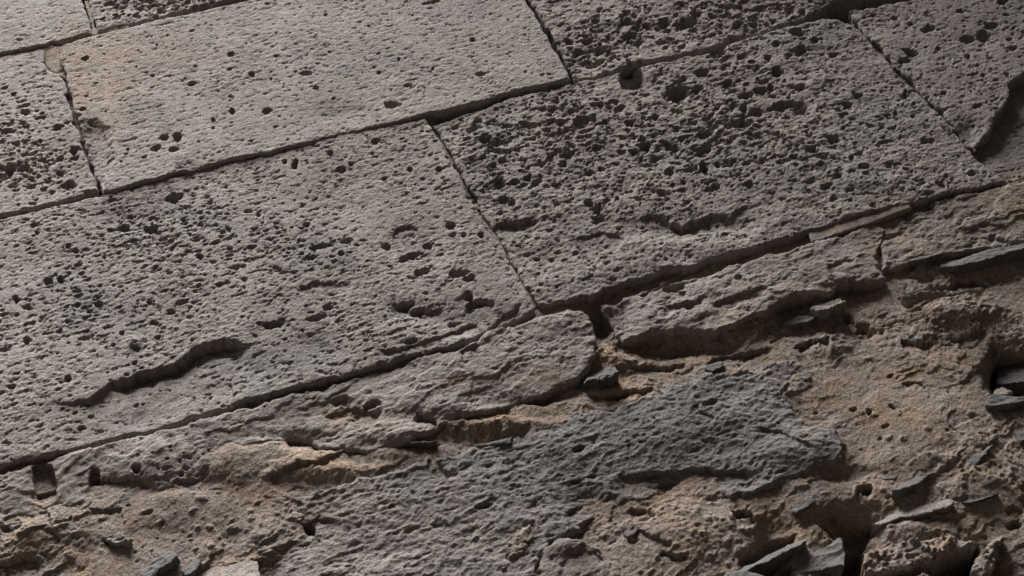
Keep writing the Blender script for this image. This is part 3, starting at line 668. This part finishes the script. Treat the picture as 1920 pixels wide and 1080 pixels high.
stone('rubble_stone', wall, M_BAS, S13, -11.5, 'basalt',
      dict(val=.58, amp=.9, grey0=.12, grey_var=.25, grey=[(1250, 800, 260, 90, .65), (1480, 860, 100, 40, .5), (1100, 930, 200, 60, .45), (850, 855, 140, 16, .5), (760, 900, 60, 40, .3)],
           ochre=[(600, 930, 120, 20, .25), (700, 950, 120, 40, .18), (1520, 830, 20, 14, .7), (1480, 872, 20, 12, .5), (900, 990, 120, 20, .12), (600, 1050, 60, 30, .2)],
           pits=[(540, 947, 24, 15, 10, .8), (570, 985, 26, 14, 20, .6), (735, 950, 7, 4), (905, 948, 18, 5), (820, 878, 10, 16, -30, .6), (1080, 905, 12, 4), (1110, 895, 9, 4), (1085, 845, 14, 6), (1330, 760, 14, 6, -20, .6)],
           ledges=[([(812, 856), (822, 875), (842, 898)], 8, 22), ([(1305, 762), (1310, 778), (1340, 786)], 4, 14), ([(480, 990), (560, 970), (640, 975)], 6, 30), ([(540, 935), (550, 960), (590, 965)], 6, 22), ([(1150, 900), (1250, 885), (1330, 880), (1430, 890)], 8, 30), ([(1060, 960), (1110, 945), (1160, 925)], 6, 20), ([(1420, 800), (1470, 820), (1530, 850)], 5, 20)],
           bumps=[(1500, 845, 80, 40, 12), (560, 970, 70, 40, -6), (1200, 800, 200, 50, 5), (1120, 940, 60, 20, -5), (640, 1030, 100, 40, -4), (490, 1040, 60, 90, -10), (1290, 905, 60, 14, -5), (1490, 700, 40, 25, -3)],
           rand=[(30, 2, 4, None, .9)]), edge_r=8, edge_n=16, fine=FB, depth=.1,
      label='large scaly dark-grey basalt stone set in sandy mortar at bottom centre')
S14 = [(1010, 1020), (1045, 1003), (1090, 1010), (1128, 1030), (1148, 1058), (1170, 1090), (1190, 1180), (1000, 1180), (1005, 1090)]
stone('rubble_stone', wall, M_ERO, S14, -8, 'eroded', dict(val=.4, amp=.5, ledges=[([(1060, 1035), (1100, 1020), (1140, 1050)], 4, 20)], bumps=[(1080, 1020, 50, 14, 4)]), edge_r=8, edge_n=8, fine=FB,
      label='purplish-brown stone cut by the bottom edge')

def stones_sdf(*polys):
    def f(U, V):
        d = None
        for poly, h0 in polys:
            a = np.array(poly, float); pu, pv = P(a[:, 0], a[:, 1], -h0 * 1e-3)
            dd = 0.045 - sdf(list(zip(pu, pv)), U, V)
            d = dd if d is None else np.minimum(d, dd)
        return d
    return f

vb = float(P(960, 605)[1])
mort_poly = resample([(-1.2, 0.30), (2.55, 0.30), (2.55, vb + 0.03), (-1.2, vb + 0.03)], 0.3)
MF = dict(calm=[(460, 870, 90, 60, 1), (330, 970, 170, 50, 1), (200, 1040, 120, 40, .8), (1690, 790, 130, 90, .8), (1600, 690, 90, 60, .7), (1640, 850, 90, 60, .5), (1150, 745, 120, 20, .6)],
    plates=[([(1586, 1003), (1618, 1000), (1626, 1100), (1578, 1100)], -70, 4), ([(1680, 1072), (1740, 1056), (1790, 1040), (1840, 1022), (1826, 1065), (1790, 1082), (1700, 1090)], -60, 4), ([(1384, 1058), (1398, 1030), (1440, 1016), (1446, 1028), (1404, 1062)], -40, 4), ([(1384, 1075), (1480, 1055), (1490, 1070), (1460, 1100), (1384, 1100)], -50, 4), ([(1872, 655), (1890, 648), (1960, 655), (1960, 742), (1900, 740), (1870, 725)], -60, 4)],
    ochre0=.42, ochre_var=.4, grey_var=.10, val=.50,
    ochre=[(450, 870, 60, 50, .35), (560, 860, 60, 40, .2), (1150, 670, 60, 30, .8), (1180, 740, 80, 25, .5), (980, 790, 90, 20, .3), (1700, 780, 120, 90, .3), (1300, 960, 120, 40, .2), (1520, 1000, 60, 40, .4), (1880, 960, 60, 60, .3), (1000, 800, 200, 14, .3), (660, 880, 120, 14, .35)],
    bumps=[(450, 870, 70, 45, 12), (560, 860, 50, 30, 6), (350, 960, 150, 40, 8), (700, 852, 120, 16, 8), (850, 798, 120, 16, 9), (980, 768, 90, 12, 5), (420, 880, 40, 30, 6), (480, 850, 90, 22, 6), (500, 1040, 50, 70, 9), (330, 935, 60, 16, 5), (1160, 675, 50, 25, 12), (1100, 745, 120, 22, 6), (920, 800, 160, 18, 10), (640, 885, 140, 18, 10), (1750, 790, 120, 110, 9), (1570, 890, 70, 16, -9), (1610, 850, 30, 40, -6), (1600, 620, 60, 40, -8), (1480, 620, 90, 30, -6),
           (1560, 640, 50, 25, 12), (1780, 590, 80, 25, 14), (1300, 1000, 120, 50, 10), (1450, 990, 50, 30, -14), (1600, 970, 60, 20, -26), (1600, 1040, 32, 60, -75), (1440, 1050, 30, 40, -40), (1760, 1070, 90, 14, -50), (1900, 700, 34, 40, -75), (1720, 1000, 100, 30, 12), (1860, 900, 80, 60, 6),
           (100, 1000, 120, 40, 10), (600, 830, 30, 14, -12), (1130, 700, 60, 20, -8), (1290, 650, 80, 16, -22), (1125, 600, 20, 30, -30), (1000, 745, 80, 14, -14), (800, 800, 60, 14, -10)],
    ledges=[([(1440, 575), (1480, 560), (1530, 548), (1570, 535), (1600, 528), (1640, 525), (1665, 522)], 16, 22), ([(1680, 560), (1720, 548), (1770, 540), (1830, 525), (1862, 535)], 18, 12, 0, 1), ([(1495, 650), (1520, 638), (1555, 632)], 16, 14), ([(1320, 690), (1340, 670), (1400, 662), (1455, 650)], 12, 22),
            ([(1590, 580), (1615, 600), (1640, 615)], 12, 18), ([(1690, 640), (1720, 640), (1755, 648)], 9, 12), ([(1790, 640), (1820, 625), (1850, 620)], 9, 18), ([(1865, 640), (1885, 655), (1925, 660)], 22, 40), ([(1550, 950), (1580, 962), (1620, 970), (1650, 965)], 26, 30), ([(1545, 955), (1570, 1000)], 8, 20),
            ([(1690, 722), (1715, 718), (1740, 730)], 5, 8), ([(1370, 965), (1410, 962), (1420, 975)], 8, 16), ([(1185, 990), (1220, 1010), (1260, 1030)], 6, 18), ([(1180, 960), (1210, 955), (1230, 970)], 8, 14), ([(1240, 1035), (1270, 1050), (1290, 1040)], 8, 12),
            ([(195, 1012), (215, 1020), (250, 1018)], 7, 12), ([(165, 960), (200, 965), (235, 960)], 7, 16), ([(530, 830), (570, 818), (610, 840)], 12, 16), ([(500, 905), (560, 880), (620, 870)], 8, 18), ([(600, 870), (640, 850), (700, 845)], 7, 16), ([(730, 830), (760, 822), (830, 835)], 8, 12),
            ([(1100, 745), (1150, 742), (1230, 725)], 9, 12), ([(1180, 690), (1220, 685), (1270, 690)], 10, 12), ([(0, 1000), (20, 990), (38, 980)], 18, 10), ([(0, 1060), (40, 1045), (80, 1050)], 9, 20), ([(90, 960), (100, 1000), (120, 1020)], 8, 16), ([(1720, 900), (1760, 890), (1790, 870)], 5, 16),
            ([(1400, 1030), (1440, 1010), (1500, 1000)], 14, 14), ([(1660, 1075), (1740, 1060), (1830, 1030)], 14, 12), ([(1880, 960), (1900, 950), (1925, 965)], 8, 14), ([(1820, 880), (1850, 875), (1880, 885)], 5, 12), ([(1600, 930), (1620, 915), (1640, 920)], 8, 12)],
    pits=[(1672, 767, 8, 4, 30), (1660, 803, 8, 4), (1630, 775, 6, 6), (1600, 770, 8, 4), (1500, 650, 14, 5, -15), (1390, 965, 14, 8), (1625, 920, 12, 10), (1530, 773, 5, 3), (1900, 985, 14, 10), (1160, 745, 24, 8), (1268, 688, 18, 6, -8), (1590, 585, 10, 10), (1620, 610, 12, 10), (1730, 560, 12, 8), (1670, 705, 7, 4), (805, 805, 16, 9), (760, 835, 16, 9)],
    rand=[(70, 1.5, 4, [(1750, 800, 180, 150, 1), (1350, 980, 150, 70, 1), (350, 980, 150, 60, .5), (1780, 1000, 130, 60, 1)], 1.0), (700, 1.2, 5, [(1700, 850, 200, 150, 1), (1350, 1000, 150, 60, 1), (380, 970, 120, 60, .8), (1750, 1020, 120, 40, .7)], -0.6)])
stone('mortar_bed', wall, M_MOR, mort_poly, -15.5, 'mortar', MF, uv=True, edge_r=4, fine=FB, coarse=0.014, depth=0.09,
      holes=stones_sdf((S10L, -2), (S11, -2), (S12, -6), (S13, -11.5)), label='crumbling sandy ochre mortar around the rubble stones')

# ---- broken slabs, chips and pebbles in the mortar: (polygon px, h0, tilt_u, tilt_v, grey, val, label)
SH = [
 ([(1672, 925), (1690, 902), (1712, 893), (1755, 880), (1740, 893), (1722, 912), (1700, 925), (1685, 930)], -8, 0, -.5, .6, .5, 'slanting dark slab jutting from mortar above the long brown slab'),
 ([(1760, 918), (1772, 900), (1800, 880), (1815, 862), (1856, 846), (1840, 872), (1820, 895), (1800, 915), (1780, 924)], -16, .15, -.1, .9, .85, 'flat blue-grey slate chip pointing up to the right'),
 ([(1636, 978), (1660, 962), (1700, 950), (1740, 938), (1780, 933), (1790, 945), (1770, 958), (1730, 968), (1690, 975), (1650, 985)], -10, 0, -.35, .3, .55, 'long brown-grey slab lying across the lower right'),
 ([(1640, 1003), (1680, 985), (1735, 972), (1720, 990), (1670, 1008)], -18, 0, -.3, .1, .55, 'thin slab directly under the long brown-grey slab'),
 ([(1798, 942), (1830, 932), (1880, 930), (1850, 940), (1812, 946)], -10, 0, -.6, .7, .4, 'thin dark splinter of slate at the lower right'),
 ([(1655, 898), (1672, 885), (1680, 862), (1682, 885), (1690, 895), (1672, 900)], -14, 0, -.2, .8, .6, 'small pointed slate chip in mortar'),
 ([(1732, 832), (1748, 826), (1775, 822), (1790, 815), (1775, 828), (1750, 838)], -14, 0, -.3, .7, .55, 'small dark chip under a crumb of mortar'),
 ([(1815, 806), (1830, 798), (1858, 796), (1850, 805), (1825, 811)], -15, 0, -.3, .8, .5, 'dark grey chip near the right edge'),
 ([(1850, 760), (1855, 742), (1875, 738), (1895, 745), (1930, 752), (1890, 762), (1862, 766)], -8, 0, -.2, .8, .6, 'grey stone tip below the dark hole at the right edge'),
 ([(1904, 815), (1912, 798), (1935, 792), (1940, 835), (1910, 838)], -14, 0, -.2, .9, .55, 'grey stone cut by the right edge'),
 ([(1380, 1064), (1440, 1030), (1480, 1022), (1520, 1012), (1512, 1024), (1470, 1045), (1420, 1060), (1385, 1080)], -12, .1, -.55, .8, .75, 'broad pale-topped slab at the bottom edge, left of the wedge'),
 ([(1474, 1075), (1500, 1050), (1540, 1030), (1570, 1010), (1576, 1012), (1580, 1075), (1560, 1072), (1520, 1074)], -10, .1, -.25, .75, .7, 'triangular grey wedge stone beside the black hole'),
 ([(1360, 1080), (1365, 1066), (1400, 1068), (1440, 1090), (1400, 1120), (1350, 1110)], -2, 0, -.2, .7, .6, 'grey chip cut by the bottom edge left of the slabs'),
 ([(1620, 1072), (1622, 1030), (1660, 1018), (1720, 1008), (1780, 1000), (1838, 1012), (1836, 1024), (1790, 1038), (1740, 1054), (1690, 1070), (1650, 1075)], 0, 0, -.10, 0, .62, 'mortar-crusted slab with a dark pebbled lower edge'),
 ([(1822, 1070), (1835, 1040), (1852, 1010), (1882, 985), (1890, 1000), (1876, 1030), (1860, 1075), (1840, 1090)], 0, 0, -.15, .25, .6, 'speckled stone leaning at the lower right'),
 ([(1650, 1090), (1690, 1076), (1730, 1072), (1752, 1080), (1745, 1120), (1660, 1130)], 6, 0, -.2, 0, .65, 'sandy stone crest at the bottom edge'),
 ([(258, 1082), (268, 1062), (290, 1048), (318, 1036), (330, 1046), (322, 1060), (300, 1072), (280, 1095)], -8, .1, -.1, 1, .95, 'smooth blue-grey cobble at the lower left'),
 ([(345, 1072), (358, 1052), (375, 1047), (378, 1056), (366, 1070), (356, 1084)], -8, 0, -.1, 1, .75, 'small bluish pebble right of the grey cobble'),
 ([(340, 1060), (360, 1045), (400, 1035), (440, 1035), (480, 1050), (490, 1085), (470, 1130), (360, 1130)], -16, 0, -.15, .1, .55, 'rough brown stone at the bottom edge, right of the cobble'),
 ([(440, 895), (452, 885), (472, 877), (492, 884), (488, 892), (466, 888), (450, 897)], -14, 0, .0, 1, .9, 'small blue-grey chip in the bare sandy patch'),
 ([(384, 918), (395, 914), (405, 905), (409, 914), (402, 924), (390, 924)], -16, 0, -.1, 1, .7, 'tiny grey chip under the long eroded stone'),
 ([(30, 1012), (38, 992), (55, 985), (70, 990), (68, 1008), (45, 1020)], -14, 0, -.1, .9, .55, 'dark grey stone in mortar at the left edge'),
 ([(190, 1010), (200, 998), (215, 995), (232, 1008), (240, 1020), (215, 1020)], -14, 0, -.2, .3, .6, 'brownish stone lump at lower left'),
 ([(1090, 712), (1100, 695), (1130, 682), (1145, 675), (1160, 690), (1164, 705), (1140, 715), (1110, 722), (1094, 722)], -7, 0, -.35, .7, .45, 'jagged black stone in the ochre pocket below the open joint'),
 ([(1700, 490), (1725, 475), (1750, 470), (1775, 464), (1765, 482), (1735, 494), (1710, 496)], -8, 0, -.3, .9, .55, 'short dark blue-grey slab at the right, beside the long one'),
 ([(1760, 500), (1770, 485), (1810, 475), (1850, 465), (1890, 457), (1930, 452), (1960, 450), (1960, 472), (1900, 478), (1860, 490), (1830, 502), (1790, 506)], -10, 0, -.3, .95, .6, 'long dark blue-grey slab running to the right edge'),
 ([(1465, 610), (1490, 596), (1530, 598), (1515, 608), (1475, 612)], -18, 0, -.1, .9, .85, 'flat pale-grey flake in the shaded hollow'),
 ([(1325, 695), (1330, 680), (1345, 675), (1360, 680), (1352, 695), (1335, 702)], -12, 0, -.3, .6, .45, 'dark stone end at the right of the ochre pocket'),
 ([(1520, 580), (1530, 562), (1555, 555), (1575, 562), (1580, 575), (1555, 590), (1535, 592)], -10, 0, -.3, .3, .45, 'angular dark lump under the eroded stone'),
 ([(728, 835), (735, 826), (760, 824), (800, 830), (830, 826), (820, 836), (770, 840), (745, 846)], -16, 0, -.3, .7, .45, 'thin dark slab above the basalt stone'),
 ([(880, 800), (890, 792), (905, 795), (910, 806), (896, 812)], -14, 0, 0, .8, .9, 'small pale grey stone in mortar above the basalt stone'),
 ([(1108, 774), (1130, 768), (1155, 765), (1150, 772), (1125, 778)], -14, 0, -.1, .9, .75, 'thin grey flake on the top edge of the basalt stone'),
 ([(895, 832), (920, 828), (960, 825), (955, 836), (910, 840)], -12, 0, -.3, .8, .45, 'dark flake lying along the basalt stone top edge'),
 ([(1170, 1005), (1180, 990), (1198, 980), (1200, 988), (1188, 1010), (1176, 1018)], -14, 0, -.1, .6, .6, 'curved dark chip in the lower mortar'),
 ([(1486, 960), (1498, 945), (1520, 932), (1526, 940), (1510, 955), (1492, 970)], -12, 0, -.2, .9, .5, 'narrow dark chip above the black hollow'),
 ([(1325, 945), (1345, 938), (1368, 934), (1360, 946), (1335, 952)], -18, 0, -.2, .9, .6, 'grey chip tucked under the basalt stone'),
 ([(1880, 890), (1890, 880), (1920, 885), (1960, 900), (1960, 920), (1900, 905)], -14, 0, -.2, .6, .45, 'dark stone in mortar at the right edge'),
 ([(1868, 725), (1872, 672), (1886, 655), (1925, 658), (1945, 680), (1940, 740), (1900, 735)], -48, 0, -.3, .8, .35, 'black stone deep inside the hole at the right edge'),
 ([(1862, 740), (1866, 722), (1880, 716), (1900, 735), (1890, 742)], -24, 0, -.2, .1, .55, 'small brown stone at the lip of the dark hole'),
 ([(1690, 566), (1725, 555), (1765, 548), (1800, 545), (1840, 538), (1856, 545), (1845, 560), (1800, 572), (1740, 575), (1700, 578)], -16, 0, .35, 0, .6, 'smooth rounded brown stone below the long slot'),
]
for i, (poly, h0, tu, tv, g, val, lab) in enumerate(SH):
    brown = g <= 0.3
    crust = 'sandy' in lab or 'crusted' in lab or 'speckled' in lab
    jag = 'jagged' in lab or 'lump' in lab
    stone('stone_chip' if len(poly) < 9 and not crust else 'stone_slab', wall, M_MOR if crust else (M_ERO if brown else M_SLA), poly, h0 - (2 if len(poly) < 8 else -3),
          'mortar' if crust else ('basalt' if jag else 'eroded' if brown else 'slate'),
          dict(val=val, grey0=g, grey_var=.2, ochre0=.35 if crust else .12, amp=1.6 if jag else .3 if crust or brown else .9,
               rand=[(90, 1.5, 3.5, None, 1.0), (220, 1.5, 6, None, -1.0)] if crust else [], ochre_var=.7), edge_r=2.0 if not crust else 8, edge_n=9.0 if jag else 5.0, tilt=(tu * 1.7, tv * 1.8), fine=(.0012, .0014), depth=.06, label=lab)

stone('joint_mortar', wall, M_MOR, [(1515, 430), (1580, 410), (1650, 391), (1700, 378), (1710, 390), (1655, 410), (1588, 434), (1522, 452)], -3, 'mortar', dict(ochre0=.35, val=.48, amp=.4), edge_r=3, edge_n=3, depth=.1, label='tan mortar filling the joint below the block of gas holes')
# ------------------------------------------------------------------ the wall goes on outside the picture
vA = float(P(800, 218)[1]); vBB = float(P(1100, 575)[1])
rng = random.Random(5)
def plain(u0, u1, v0, v1, h0, kind='grain', mat=None, val=.5):
    g = 0.005
    stone('ashlar_block', wall, mat or M_ASH, resample([(u0 + g, v0 + g), (u1 - g, v0 + g), (u1 - g, v1 - g), (u0 + g, v1 - g)], .12), h0, kind, dict(val=val), uv=True, edge_r=9, edge_n=3, coarse=.012)
for k, (a, b) in enumerate(((-1.2, -.35), (-.35, .45), (.45, 1.25), (1.25, 1.95), (1.95, 2.6))):
    plain(a, b, VTOP, 3.35, rng.uniform(-2, 4), val=.5)
plain(1.155, 1.9, vT, VTOP, 0); plain(1.9, 2.6, vT, VTOP, 2)
plain(1.98, 2.6, vA, vT, 1); plain(1.95, 2.6, vBB, vA, 0)
plain(-1.2, -.58, vBB, vA, 1); plain(-1.2, -.62, vA, vT, 1); plain(-1.2, -.96, vT, VTOP, 1)
for v0, v1, cuts in ((-.30, .29, (-1.2, -.5, .35, 1.1, 1.8, 2.6)), (-.88, -.30, (-1.2, -.1, .8, 1.5, 2.6)), (-1.5, -.88, (-1.2, -.6, .3, 1.2, 1.9, 2.6))):
    for a, b in zip(cuts[:-1], cuts[1:]):
        plain(a, b, v0, v1, rng.uniform(-4, 6), 'eroded', M_ERO)
print('TRIS', TRIS[0])
